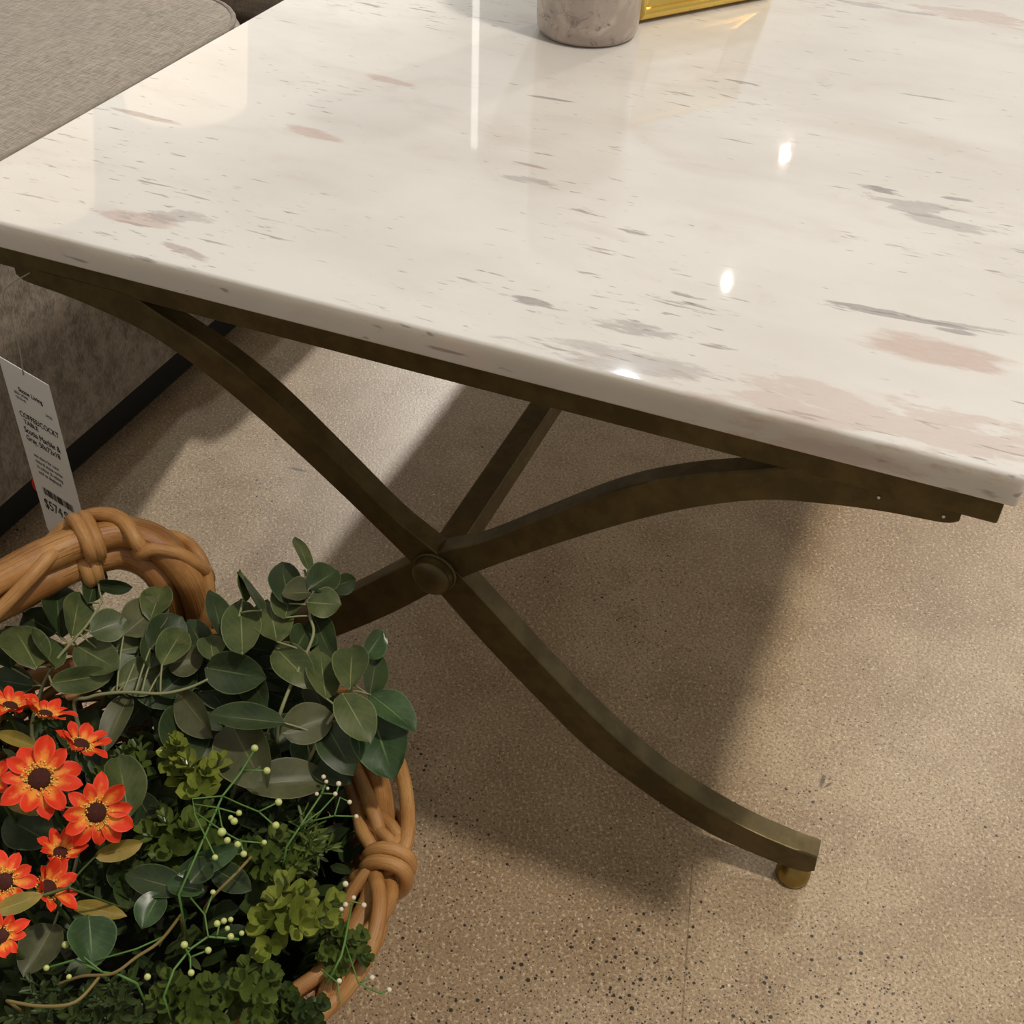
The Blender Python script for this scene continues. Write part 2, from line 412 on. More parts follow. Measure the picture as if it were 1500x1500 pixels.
# ------------------------------------------------------------------ coffee table
T = empty('coffee_table', (W_ / 2, LEN / 2, 0), 'white marble topped coffee table on crossed curved antique bronze legs', 'coffee table')
bm = bmesh.new(); box(bm, 0, W_, 0, LEN, H_ - T_, H_, .0022, 3)
o = sharp(obj('tabletop', bm, MARBLE, T, loc=SLABC), 50); o['label'] = 'polished white marble slab with pink and grey streaks'
Y0, DEP = .0423, .018
def bar(name, x0, x1, y0, y1, z0, z1, bev=.0013):
    bm = bmesh.new(); box(bm, x0, x1, y0, y1, z0, z1, bev, 2); return sharp(obj(name, bm, BRONZE, T, loc=((x0 + x1) / 2, (y0 + y1) / 2, (z0 + z1) / 2)), 50)
FZ0, FZ1 = .3945, H_ - T_
bar('apron', .004, W_ - .001, Y0 + .0004, Y0 + DEP, FZ0, FZ1)
bar('apron', .004, W_ - .001, LEN - Y0 - DEP + .0004, LEN - Y0 + .0004, FZ0, FZ1)
bar('apron', .05, .066, Y0 + DEP, LEN - Y0 - DEP, FZ0 + .014, FZ1)
bar('apron', W_ - .066, W_ - .05, Y0 + DEP, LEN - Y0 - DEP, FZ0 + .014, FZ1)
XC = W_ / 2
up = [(-.3335, .3990), (-.30, .3990), (-.27, .3990), (-.240, .3990), (-.215, .3885), (-.171, .3695), (-.129, .344), (-.08, .303), (-.035, .264), (0, .2415), (.03, .215), (.08, .166), (.13, .121), (.181, .0835), (.224, .0625), (.262, .0505), (.295, .0455), (.319, .0445)]
lo = [(-.3335, .389), (-.326, .3855), (-.295, .3825), (-.26, .3765), (-.22, .366), (-.174, .3425), (-.128, .311), (-.075, .2695), (-.026, .228), (.003, .1995), (.041, .160), (.09, .1145), (.13, .0805), (.184, .0485), (.237, .0275), (.286, .0205), (.312, .0205), (.3205, .026)]
def leg_bar(mirror, ys, dep):
    U = catmull([(x, 0, z) for x, z in up], 4); D = catmull([(x, 0, z) for x, z in lo], 4)
    for p in U:
        p.z = min(p.z, .3985)
    bm = bmesh.new(); sx = -1 if mirror else 1
    rows = []
    b = .0012
    for k in range(len(U)):
        u, d = U[k], D[k]; w = (u - d).normalized() * b
        sec = [(u - w, 0), (u, b), (u, dep - b), (u - w, dep), (d + w, dep), (d, dep - b), (d, b), (d + w, 0)]
        rows.append([bm.verts.new((XC + sx * p.x, ys + q, p.z)) for p, q in sec])
    for A, B in zip(rows, rows[1:]):
        for i in range(8): bm.faces.new((A[i], A[(i + 1) % 8], B[(i + 1) % 8], B[i]))
    bm.faces.new(rows[0]); bm.faces.new(rows[-1])
    bmesh.ops.recalc_face_normals(bm, faces=bm.faces)
    return bm
for ys in (Y0, LEN - Y0 - DEP):
    for mir in (0, 1):
        lg = sharp(obj('leg', leg_bar(mir, ys + mir * .0005, DEP - mir * .001), BRONZE, T, loc=(XC, ys + DEP / 2, .22)), 40)
        sx = -1 if mir else 1
        bm = bmesh.new(); c = Vector((XC + sx * .306, ys + DEP / 2, 0))
        lathe(bm, [(0, 0), (.0125, 0), (.0135, .002), (.0135, .008), (.0115, .0125), (.005, .022), (0, .022)], c, 24)
        g = obj('foot_glide', bm, FOOTM, lg); g['label'] = 'round brass levelling foot'
        g.parent = lg; g.matrix_parent_inverse = Matrix.Translation(-Vector(lg.location) ) @ Matrix.Identity(4)
        g.matrix_parent_inverse = (lg.matrix_basis).inverted() @ Matrix.Identity(4)
    # screws near the leg tips
for (u, v_) in ((1287, 729), (1382, 757)):
    d = ray(u, v_); p = CP + d * ((Y0 - CP.y) / d.y)
    bm = bmesh.new(); sphere(bm, p, .0011, 10, 8, (1, .5, 1)); obj('screw', bm, SCREW, T, loc=p)
bm = bmesh.new()
bmesh.ops.create_cone(bm, cap_ends=True, segments=32, radius1=.0155, radius2=.0155, depth=.012, matrix=Matrix.Translation((XC, Y0 - .004, .2245)) @ Matrix.Rotation(PI / 2, 4, 'X'))
sphere(bm, Vector((XC, Y0 - .010, .2245)), .0150, 24, 14, (1, .42, 1))
o = sharp(obj('hub_boss', bm, BRONZE, T, loc=(XC, Y0, .2245)), 40)
bm = bmesh.new()
tube(bm, [Vector((XC + .0162 * math.cos(a * PI / 16), Y0 - .003, .2245 + .0162 * math.sin(a * PI / 16))) for a in range(32)], .0014, 8, True)
o2 = obj('boss_ring', bm, BRONZE); o2.parent = o; o2.matrix_parent_inverse = o.matrix_basis.inverted()
bar('stretcher', XC - .010, XC + .010, Y0 + DEP, LEN - Y0 - DEP, .212, .236, .0015)
# fix parenting of children that carry their own offset
# ------------------------------------------------------------------ vase and frame on the table
vc = Vector((.2865, .520, H_))
V0 = empty('vase', vc, 'mottled grey and pinkish glazed cylinder vase on the marble tabletop', 'vase')
bm = bmesh.new()
lathe(bm, [(0, 0), (0.0367, 0), (0.0427, 0.0015), (0.0454, 0.006), (0.0464, 0.014), (0.0473, 0.06), (0.0475, 0.16), (0.0473, 0.205), (0.0459, 0.212), (0.0427, 0.213), (0.0410, 0.208), (0.0416, 0.05), (0.0389, 0.02), (0, .018)], vc, 64)
obj('vase_body', bm, VASE, V0, loc=vc)
# gold photo frame, leaning back on its strut
a = Vector((.3215, .562, H_)); bdir = Vector((.58, .815, 0)).normalized()
nrm = Vector((bdir.y, -bdir.x, 0))            # faces towards camera side
lean = math.radians(14)
upv = (Vector((0, 0, 1)) * math.cos(lean) - nrm * math.sin(lean))
fn = nrm * math.cos(lean) + Vector((0, 0, 1)) * math.sin(lean)
FW, FH, FT, FB = .165, .115, .012, .036
FR = empty('picture_frame', a + bdir * FW / 2, 'polished gold picture frame standing on the marble beside the mottled vase', 'picture frame')
def fp(x, y, z): return a + Vector((0, 0, .0025)) + bdir * x + upv * y + fn * z
bm = bmesh.new()
prof = [(0, -FT), (0, .000), (.001, .0025), (.0028, .0042), (.005, .0046), (.0072, .0040), (.009, .0022), (.0105, .000), (.018, -.003), (.028, -.006), (FB - .003, -.0065), (FB - .001, -.005), (FB, -.007), (FB, -FT)]
loops = []
for k, (ins, h) in enumerate(prof):
    loops.append([bm.verts.new(fp(*c, h)) for c in ((ins, ins), (FW - ins, ins), (FW - ins, FH - ins), (ins, FH - ins))])
for A, B in zip(loops, loops[1:] + loops[:1]):
    for i in range(4): bm.faces.new((A[i], A[(i + 1) % 4], B[(i + 1) % 4], B[i]))
bmesh.ops.recalc_face_normals(bm, faces=bm.faces)
obj('frame_moulding', bm, BRASS, FR, smooth=False)
bm = bmesh.new()
q = [bm.verts.new(fp(x, y, z)) for z in (-.006, -.011) for x, y in ((FB, FB), (FW - FB, FB), (FW - FB, FH - FB), (FB, FH - FB))]
for f in ((0, 1, 2, 3), (7, 6, 5, 4), (0, 4, 5, 1), (1, 5, 6, 2), (2, 6, 7, 3), (3, 7, 4, 0)): bm.faces.new([q[i] for i in f])
obj('mount_board', bm, m_simple('cream_mount', srgb(214, 200, 170), .7), FR, smooth=False)
bm = bmesh.new()
top = fp(FW / 2, FH * .8, -FT); bot = top - nrm * .05; bot.z = H_ + .0015
q = []
for s in (-.012, .012):
    q += [top + bdir * s, bot + bdir * s, bot + bdir * s + nrm * .003, top + bdir * s - upv * .006]
q = [bm.verts.new(p) for p in q]
for f in ((0, 1, 2, 3), (7, 6, 5, 4), (0, 4, 5, 1), (1, 5, 6, 2), (2, 6, 7, 3), (3, 7, 4, 0)): bm.faces.new([q[i] for i in f])
obj('easel_back', bm, DARKW, FR, smooth=False)
# ------------------------------------------------------------------ sofa and armchair
SX = -.143
SF = empty('sofa', (-.62, -.2, 0), 'light grey woven upholstered sofa seat beside the marble table', 'sofa')
SY1 = .688
def plan(ins):
    P = []; x0, x1, y0, y1 = -1.1 + ins, SX - ins, -1.1 + ins, SY1 - ins
    for cx, cy, a0, r in ((1, 1, 0, .112 - ins), (0, 1, 90, .112 - ins), (0, 0, 180, .112 - ins), (1, 0, 270, .112 - ins)):
        ox = x1 - r if cx else x0 + r; oy = y1 - r if cy else y0 + r
        for k in range(10): P.append(Vector((ox + r * math.cos(math.radians(a0 + k * 10)), oy + r * math.sin(math.radians(a0 + k * 10)), 0)))
    return P
bm = bmesh.new(); rows = []
for z, ins in ((.06, .004), (.064, 0), (.350, 0), (.360, .002), (.367, .006), (.371, .012), (.374, .03), (.379, .10)):
    rows.append([bm.verts.new(p + Vector((0, 0, z))) for p in plan(ins)])
for A, B in zip(rows, rows[1:]):
    for i in range(len(A)): bm.faces.new((A[i], A[(i + 1) % len(A)], B[(i + 1) % len(A)], B[i]))
bm.faces.new(list(reversed(rows[0]))); bm.faces.new(rows[-1])
obj('seat_base', bm, FAB, SF, loc=(-.62, -.25, .2))
bm = bmesh.new(); tube(bm, [p + Vector((0, 0, .369)) for p in plan(.008)], .0032, 8, True); obj('piping', bm, PIPE, SF)
bm = bmesh.new(); box(bm, -1.06, SX - .03, -1.06, SY1 - .05, 0, .064, .002); obj('shade_plinth', bm, PLINTH_SHADE, SF, loc=(-.62, -.25, .03))  # recessed base, black to stand in for the shade under the sofa
AC = empty('ottoman', (-.5, .95, 0), 'dark brownish grey upholstered ottoman behind the light grey sofa', 'ottoman')
bm = bmesh.new(); box(bm, -.95, -.13, .735, 1.3, .05, .31, .03, 4); obj('seat_base', bm, FAB2, AC, loc=(-.5, .95, .2))
bm = bmesh.new(); box(bm, -.94, -.14, .745, 1.29, .31, .36, .025, 4); obj('seat_cushion', bm, FAB2, AC, loc=(-.5, .95, .33))
for x, y in ((-.88, .79), (-.2, .79), (-.88, 1.24), (-.2, 1.24)):
    bm = bmesh.new(); box(bm, x - .02, x + .02, y - .02, y + .02, 0, .052, .003); obj('leg', bm, DARKW, AC, loc=(x, y, .03))
# ------------------------------------------------------------------ price tag
A = Vector((-.017, .040, .311)); dx = Vector((.0605, -.0165, 0)).normalized(); TW, TH = .0625, .190
tn = Vector((dx.y, -dx.x, 0))
TG = empty('price_tag', A + dx * TW / 2 + Vector((0, 0, -TH)), 'white printed price tag hanging from the table on a string', 'price tag')
def tp(x, y, z=0): return A + dx * x - Vector((0, 0, 1)) * y + tn * z
bm = bmesh.new()
out = [(0, 0), (TW, 0), (TW, TH - .008), (TW - .008, TH), (.010, TH), (.003, TH - .005), (0, TH - .014)]
f0 = [bm.verts.new(tp(x, y, 0)) for x, y in out]; f1 = [bm.verts.new(tp(x, y, -.0006)) for x, y in out]
bm.faces.new(f0); bm.faces.new(list(reversed(f1)))
for i in range(len(out)): bm.faces.new((f0[i], f0[(i + 1) % len(out)], f1[(i + 1) % len(out)], f1[i]))
bmesh.ops.recalc_face_normals(bm, faces=bm.faces)
obj('card', bm, PAPER, TG, smooth=False)
def text(name, s, x, y, size, m, sxk=1.0):
    cu = bpy.data.curves.new(name, 'FONT'); cu.body = s; cu.size = size; cu.extrude = .00008; cu.offset = 0
    t = bpy.data.objects.new(name, cu); COL.objects.link(t)
    R = Matrix((dx, Vector((0, 0, 1)), dx.cross(Vector((0, 0, 1))))).transposed()
    t.parent = TG; t.matrix_parent_inverse = Matrix.Translation(-Vector(TG.location))
    t.matrix_basis = Matrix.Translation(tp(x, y, .0003)) @ R.to_4x4() @ Matrix.Diagonal((sxk, 1, 1, 1))
    dg = bpy.context.evaluated_depsgraph_get(); dg.update()
    me = bpy.data.meshes.new_from_object(t.evaluated_get(dg)); mb = t.matrix_basis.copy(); bpy.data.objects.remove(t)
    me.materials.clear(); me.materials.append(m); me.transform(mb); me.name = name
    o = bpy.data.objects.new(name, me); COL.objects.link(o); o.parent = TG; o.matrix_parent_inverse = Matrix.Translation(-Vector(TG.location)); return o
if dx.cross(Vector((0, 0, 1))).dot(tn) < 0: pass
text('printed_text', 'Stone Living', .017, .025, .0062, INK)
text('printed_text', 'SKU 10348', .010, .0295, .0038, INKG)
text('printed_text', '76210 45', .010, .034, .0035, INKG)
text('printed_text', '24/25', .047, .0355, .0038, INKG)
text('printed_text', 'COFFEE/COCKT', .009, .052, .0078, INK, .88)
text('printed_text', 'TABLE', .012, .0585, .0066, INK)
text('printed_text', 'Scotia Marble &', .009, .068, .0084, INK, .86)
text('printed_text', 'Gray, 50x72x18', .009, .076, .0080, INK, .84)
for k in range(4): text('printed_text', ('see store for care', 'natural stone varies', 'in colour & veining', 'sold as displayed')[k], .013, .091 + k * .006, .0052, INKG, .85)
text('price', '$574.99', .008, .148, .0150, INK, .80)
bm = bmesh.new(); x = .012; r2 = random.Random(3)
while x < .052:
    w = r2.choice((.0004, .0007, .0011)); 
    vs = [bm.verts.new(tp(a_, b_, .0004)) for a_, b_ in ((x, .124), (x + w, .124), (x + w, .132), (x, .132))]; bm.faces.new(vs); x += w + r2.choice((.0004, .0006, .001))
obj('barcode', bm, INK, TG, smooth=False)
bm = bmesh.new()
P = catmull([tp(.031, .004, .0004), tp(.036, -.02, .0008), tp(.037, -.045, .001), tp(.036, -.07, .001), Vector((.036, .0405, .396))], 8)
tube(bm, P, .0005, 6); obj('string', bm, STRING, TG)
bm = bmesh.new(); q = tp(-.0020, .131, -.002); sphere(bm, q, .006, 12, 10, (.6, .4, 1.2)); obj('red_clip', bm, RED, TG, loc=q)
# ------------------------------------------------------------------ basket
BC = Vector((.250, -.212, 0)); RR, RZ, RB = .165, .158, .085
BK = empty('wicker_basket', BC, 'round flared honey coloured wicker basket full of artificial plants, with an arched cane handle', 'basket')
def bp(az, z, dr=0):
    t = z / RZ
    r = RB + (RR - RB) * (t ** .8) + dr
    return BC + Vector((r * math.cos(az), r * math.sin(az), z))
bm, uvl = newbm()
NS = 36
for k in range(21):
    z = .006 + k * .0072
    P = [bp(2 * PI * i / (NS * 4), z, .0032 * math.cos(NS / 2 * 2 * PI * i / (NS * 4) + (k % 2) * PI)) for i in range(NS * 4)]
    tube(bm, P, .0037, 6, True, uvl)
obj('woven_wall', bm, WK, BK)
bm, uvl = newbm()
for i in range(NS):
    az = 2 * PI * i / NS
    tube(bm, [bp(az, RZ * t / 8) for t in range(9)], .0028, 6, False, uvl)
obj('stakes', bm, WK2, BK)
bm = bmesh.new(); lathe(bm, [(0, .002), (RB, .002), (RB, .008), (0, .008)], BC, 40); obj('basket_base', bm, WK2, BK)
bm, uvl = newbm()
P = [bp(2 * PI * i / 96, RZ + .004 + .0015 * math.sin(i * .5), .001 * math.sin(i * .8)) for i in range(96)]
tube(bm, P, .0085, 12, True, uvl); obj('rim', bm, WK2, BK)
# thin canes wound round the rim
def wind(name, azs, aze, turns, rad, r, ph=0, dz=0, m=WK, n=None):
    bm, uvl = newbm(); n = n or int(abs(turns) * 16) + 14; P = []
    for i in range(n + 1):
        t = i / n; az = azs + (aze - azs) * t; a2 = ph + turns * 2 * PI * t
        q = 1 if abs(aze - azs) > 6 else 1 - .75 * max(0, 1 - min(i, n - i) / (n * .2)) ** 1.5
        P.append(bp(az, RZ + .004 + (rad * math.sin(a2) + dz) * q, rad * math.cos(a2) * q))
    tube(bm, P, r, 8, False, uvl); return obj(name, bm, m, BK)
wind('wrapping_cane', -PI, PI, 11, .0125, .0042)
wind('wrapping_cane', -PI, PI, 11, .0125, .0042, .75)
wind('wrapping_cane', -PI, PI, -9, .0130, .0040, 1.3)
R_ = math.radians
# tight collar of two canes where the right-hand binding is
for k, da in enumerate((0, 3.2)):
    wind('collar_cane', R_(11 + da), R_(15 + da), 1.02, .0180, .0050, PI * .95)
wind('bowed_cane', R_(13), R_(48), .0, .0125, .0050, .5, .006)
wind('bowed_cane', R_(8), R_(-34), .0, .014, .0048, .2, .002)
wind('bowed_cane', R_(16), R_(-40), .5, .014, .0048, .2, .002)
wind('bowed_cane', R_(22), R_(58), .3, .015, .0050, 2.4, .010)
wind('bowed_cane', R_(19), R_(52), .2, .017, .0050, 2.7, .002)
wind('bowed_cane', R_(14), R_(-30), -.6, .015, .0050, 2.2, .006)
# arched handle at the back left
HP = catmull([at(268, 985, .115), at(270, 935, .160), at(270, 885, .205), at(254, 840, .236), at(222, 806, .250), at(182, 793, .256), at(140, 800, .258),
      at(85, 820, .258), at(20, 853, .256), at(-50, 892, .250), at(-105, 945, .232), at(-125, 1010, .200), at(-105, 1080, .160), at(-70, 1130, .110)], 8)
NH = len(HP)
# three canes laid side by side make the handle core
def framep(P, i):
    t = (P[min(i + 1, len(P) - 1)] - P[max(i - 1, 0)]).normalized()
    rad = (P[i] - BC); rad.z = 0; rad.normalize()
    n = (rad - t * rad.dot(t)).normalized(); return t, n, t.cross(n)
for k, (ro, dd) in enumerate(((.0118, (-.004, .0075)), (.0125, (.006, -.002)), (.0105, (-.004, -.0105)))):
    bm, uvl = newbm(); P = []
    for i, p in enumerate(HP):
        t, n, b_ = framep(HP, i)
        P.append(p + n * dd[0] + b_ * dd[1])
    tube(bm, P, lambda t, ro=ro: ro * (1 + .06 * math.sin(t * 23 + k)), 12, False, uvl)
    obj('handle_cane', bm, WK2, BK)
def hwind(t0, t1, turns, rad, r, ph=0, n=40, m=WK):
    bm, uvl = newbm(); P = []
    for i in range(n + 1):
        t = t0 + (t1 - t0) * i / n; f = t * (NH - 1); j = min(int(f), NH - 2); p = HP[j].lerp(HP[j + 1], f - j)
        tt, nn, bb = framep(HP, j); a2 = ph + turns * 2 * PI * i / n
        rr = rad * (1 - .62 * max(0, 1 - min(i, n - i) / (n * .13)) ** 1.5)
        P.append(p + (nn * math.cos(a2) + bb * math.sin(a2)) * rr)
    tube(bm, P, r, 8, False, uvl); obj('wrapping_cane', bm, m, BK)
hwind(.462, .482, 1.0, .0225, .0050, PI); hwind(.481, .501, 1.0, .0225, .0050, PI)
hwind(.30, .60, .58, .0215, .0056, 3.5)
hwind(.05, .34, -.62, .0215, .0050, .9)
hwind(.12, .34, .5, .0215, .0048, 3.6)
hwind(.60, .92, .55, .0200, .0052, .2)
hwind(.52, .84, -.45, .0200, .0050, 4.4)
# ------------------------------------------------------------------ dark fill added for the black shade deep inside the basket
bm = bmesh.new()
rings = []
for i in range(12):
    r = .138 * (i + .001) / 11
    rings.append((r, .128 - .03 * (i / 11) ** 2))
lathe(bm, rings + [(.128, .08), (0, .08)], BC, 48)
for v_ in bm.verts: v_.co.z += .006 * noise.noise(v_.co * 60)
tag(obj('shade_fill', bm, SHADE_FILL), 'dark fill standing in for the shade inside the wicker basket under the plants', 'shade_fill', kind='stuff')
up_ = Vector((0, 0, 1))
def tocam(p): return (CP - p).normalized()
# ------------------------------------------------------------------ eucalyptus branches
def branch(label, stem_px, leaves, stem_m=STEM, name='eucalyptus_branch', group=None, sr=.0013):
    P0 = [at(*s) for s in stem_px]
    root = BC + Vector(((P0[0].x - BC.x) * .6, (P0[0].y - BC.y) * .6, .115))
    o = empty(name, root, label, 'foliage branch', group)
    bm = bmesh.new(); path = catmull([root] + P0, 6); tube(bm, path, lambda t: sr * (1.15 - .5 * t), 7); obj('stem', bm, stem_m, o)
    for lf in leaves:
        u, v, ln, w, ang, z, mi = lf[:7]; tilt = lf[7] if len(lf) > 7 else 0; rise = lf[8] if len(lf) > 8 else 0
        a = R_(ang); hx, hy = math.cos(a) * ln / 2, -math.sin(a) * ln / 2
        B = at(u - hx, v - hy, z - rise / 2); Tt = at(u + hx, v + hy, z + rise / 2)
        d = Tt - B; k = px2m((B + Tt) / 2)
        n = (tocam(B) * .75 + up_ * .35).normalized()
        n = Matrix.Rotation(R_(tilt), 3, d.normalized()) @ n
        n = (n + Vector((rnd.uniform(-1, 1), rnd.uniform(-1, 1), rnd.uniform(-.3, .3))) * .22).normalized()
        W = w * k * 1.08 / max(.45, math.cos(R_(tilt)))
        bm, uvl = newbm()
        leaf(bm, uvl, B, d, n, d.length * 1.12, W * 1.1, fold=rnd.uniform(.1, .45), bend=rnd.uniform(-.05, .2), ns=10, nt_=6, wav=.05, cup=rnd.uniform(-.1, .3), fat=.62)
        # petiole to nearest stem point
        q = min(path, key=lambda s: (s - B).length)
        obj('leaf', bm, mi, o)
        if (q - B).length < .05:
            bm = bmesh.new(); tube(bm, catmull([q, (q + B) / 2 + Vector((0, 0, .001)), B + d.normalized() * .001], 3), .0007, 5); obj('petiole', bm, stem_m, o)
    return o
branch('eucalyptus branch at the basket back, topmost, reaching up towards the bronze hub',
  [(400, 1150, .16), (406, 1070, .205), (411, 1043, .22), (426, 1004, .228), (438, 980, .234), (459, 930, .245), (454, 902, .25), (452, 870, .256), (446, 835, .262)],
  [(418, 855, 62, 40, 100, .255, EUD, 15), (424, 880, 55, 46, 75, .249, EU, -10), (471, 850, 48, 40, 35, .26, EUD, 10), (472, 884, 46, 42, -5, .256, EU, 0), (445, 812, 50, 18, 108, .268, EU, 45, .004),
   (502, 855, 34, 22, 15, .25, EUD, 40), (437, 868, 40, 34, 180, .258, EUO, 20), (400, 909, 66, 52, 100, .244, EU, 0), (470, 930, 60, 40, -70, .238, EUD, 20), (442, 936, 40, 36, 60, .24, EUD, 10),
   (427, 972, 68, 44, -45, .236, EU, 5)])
branch('upright eucalyptus branch between the handle foot and the topmost branch',
  [(350, 1080, .16), (345, 1010, .20), (345, 957, .232), (347, 920, .24), (356, 880, .25)],
  [(354, 923, 72, 50, 92, .244, EU, 0), (319, 907, 68, 26, 105, .24, EUD, 40), (369, 868, 62, 18, 118, .256, EUD, 55), (355, 860, 42, 16, 95, .255, EU, 50), (325, 960, 64, 44, 140, .215, EUD, 0), (300, 985, 60, 44, 200, .21, EUD, 10), (375, 950, 60, 42, -10, .215, EUD, 0), (290, 935, 46, 34, 120, .225, EUD, 20), (350, 1035, 66, 40, -90, .2, EUD, 0), (340, 985, 80, 52, -10, .226, EUD, 10),
   (372, 1003, 60, 40, -60, .214, EUD, 20), (310, 950, 36, 34, 100, .232, EU, 10), (395, 985, 60, 42, -30, .21, EUD, 0), (330, 1010, 80, 40, 5, .208, EUD, 30)])
branch('broad leaved eucalyptus branch overhanging the right rim of the basket',
  [(430, 1180, .16), (450, 1120, .20), (480, 1060, .225), (508, 1020, .235), (514, 1000, .238), (530, 970, .24)],
  [(473, 991, 68, 42, 98, .232, EU, 18), (514, 976, 68, 46, 88, .244, EU, 0), (547, 946, 42, 28, 55, .238, EUB, 35), (546, 993, 56, 34, 80, .226, EUD, 15), (519, 1044, 68, 50, -58, .246, EU, 0),
   (572, 1038, 74, 42, -35, .236, EUB, -25), (557, 1082, 84, 72, -72, .222, EUB, 5), (494, 1090, 66, 52, -60, .222, EUD, 0), (446, 1062, 72, 52, 20, .226, EUO, 0), (368, 1054, 102, 36, 174, .232, EUD, 10),
   (480, 1120, 60, 40, -40, .205, EUD, 20), (410, 1020, 66, 46, -20, .20, EUD, 10), (440, 1000, 60, 44, 60, .205, EUD, 0), (400, 965, 56, 40, 150, .21, EUD, 20), (470, 1030, 66, 46, 110, .21, EUD, 10), (420, 1075, 60, 44, -140, .195, EUD, 0), (455, 1095, 60, 46, -100, .20, EUB, 10)])
branch('eucalyptus branch with large drooping olive leaves near the basket middle',
  [(330, 1190, .16), (352, 1130, .19), (372, 1080, .21), (395, 1075, .215)],
  [(358, 1100, 90, 74, -65, .212, EUO, 8), (415, 1143, 120, 52, 8, .206, EUO, -12), (268, 1085, 82, 60, 95, .205, EUD, 20), (285, 1043, 78, 40, -50, .215, EUO, 25), (395, 1120, 70, 46, -75, .198, EUD, 10)])
branch('eucalyptus branch with folded pale leaves at the far left, below the cane handle',
  [(50, 1090, .16), (58, 1020, .20), (72, 985, .222), (84, 965, .228), (110, 935, .236), (128, 915, .24), (150, 880, .244)],
  [(38, 946, 74, 56, 115, .236, EU, 20), (66, 955, 56, 30, 120, .232, EU, 50), (115, 995, 84, 34, 8, .222, EU, 20), (85, 900, 70, 48, 95, .232, EUD, 15), (110, 905, 60, 34, 80, .238, EU, 40),
   (156, 918, 52, 44, 20, .242, EU, 0), (140, 962, 66, 48, -30, .226, EU, 5), (178, 952, 60, 50, 10, .226, EU, 5), (137, 858, 56, 30, 75, .238, EUD, 20), (165, 858, 46, 14, -8, .242, EUD, 50),
   (60, 915, 50, 46, 150, .225, EUD, 10), (20, 1000, 60, 40, 170, .212, EUD, 0), (12, 950, 60, 48, 100, .22, EUD, 10)])
branch('eucalyptus branch trailing left to right behind the orange blossoms',
  [(110, 1045, .195), (130, 1022, .212), (180, 1014, .22), (235, 1016, .224), (275, 1008, .226), (305, 995, .23)],
  [(208, 907, 74, 52, 40, .236, EUO, 0), (203, 992, 66, 50, 20, .216, EU, 0), (252, 948, 62, 40, 60, .234, EU, 10), (226, 955, 52, 40, 70, .226, EUD, 0), (268, 968, 50, 40, 10, .222, EUO, 20),
   (172, 1052, 74, 34, -118, .206, EUO, 15), (240, 930, 60, 50, 45, .230, EUD, 10), (180, 1000, 50, 40, -150, .20, EUD, 0), (225, 1010, 64, 46, -30, .205, EUD, 0), (255, 1000, 60, 44, 40, .21, EUD, 15), (185, 935, 60, 44, 130, .222, EUD, 0), (228, 885, 50, 38, 70, .236, EU, 10), (300, 1040, 60, 40, -40, .20, EUD, 0)])
branch('dark eucalyptus branch low among the orange blossoms at the left',
  [(100, 1330, .16), (110, 1270, .19), (130, 1200, .205), (165, 1140, .21)],
  [(182, 1158, 84, 50, 100, .208, EU, 15), (45, 1218, 72, 58, 150, .196, EUD, 0), (133, 1374, 66, 58, -85, .222, EUB, -10), (60, 1388, 80, 50, -120, .202, EUO, 10), (215, 1190, 60, 40, -60, .19, EUD, 10),
   (35, 1170, 60, 40, 160, .195, EUD, 0), (90, 1300, 60, 50, -90, .18, EUD, 0)])
branch('blue green leaved branch lying flat in the middle of the basket',
  [(200, 1340, .165), (250, 1310, .19), (285, 1285, .20), (320, 1262, .206)],
  [(235, 1295, 86, 40, 165, .20, EUD, 10), (300, 1262, 90, 30, 25, .21, EUB, 25), (292, 1277, 44, 32, 50, .214, EUD, 0), (222, 1330, 50, 40, -120, .20, EUB, 0), (275, 1300, 50, 30, 170, .204, EUB, 30), (335, 1285, 60, 34, -30, .196, EUD, 10), (185, 1290, 60, 46, 100, .19, EUD, 10)])
# ------------------------------------------------------------------ small leaved sprigs
def sprig(label, u, v, z, rad_px, n, m, lpx=24, name='boxwood_sprig', group=None, lean=.5, whorls=4, ratio=.82):
    c = at(u, v, z); k = px2m(c)
    root = BC + Vector(((c.x - BC.x) * .75, (c.y - BC.y) * .75, .118))
    o = empty(name, root, label, 'foliage sprig', group)
    sb = bmesh.new(); lb, uvl = newbm()
    for i in range(n):
        az = i * 2.4 + rnd.random(); rr = rad_px * k * math.sqrt((i + .5) / n)
        tip = c + Vector((rr * math.cos(az), rr * math.sin(az), -rr * .45 + rnd.uniform(-.004, .004)))
        mid = root.lerp(tip, .5) + Vector((0, 0, .01))
        P = catmull([root, mid, tip], 6); tube(sb, P, .0007, 5)
        dr = (P[-1] - P[-3]).normalized(); dr = (dr + up_ * .6 + Vector((math.cos(az), math.sin(az), 0)) * lean).normalized()
        for w in range(whorls):
            pos = tip - dr * (w * lpx * k * .5); sz = lpx * k * (.62 + .42 * min(1, w / 1.5)) * rnd.uniform(.85, 1.1)
            for q in range(3 if w == 1 else 2):
                a = q * 2 * PI / (3 if w == 1 else 2) + w * 1.4 + rnd.random() * .5
                side = (Matrix.Rotation(a, 3, dr) @ dr.orthogonal().normalized())
                d = (side * (.55 + .22 * w) + dr * (.75 - .12 * w)).normalized()
                leaf(lb, uvl, pos, d, (dr - side * .3), sz, sz * ratio, point=-1.6, fold=0, bend=-.14 + .06 * w, ns=7, nt_=4, cup=.42, fat=.5)
    obj('stem', sb, STEMD, o); obj('foliage', lb, m, o); return o
sprig('glossy yellow green boxwood sprig beside the right rim', 425, 1325, .214, 66, 9, LG, 40, whorls=3, ratio=.74)
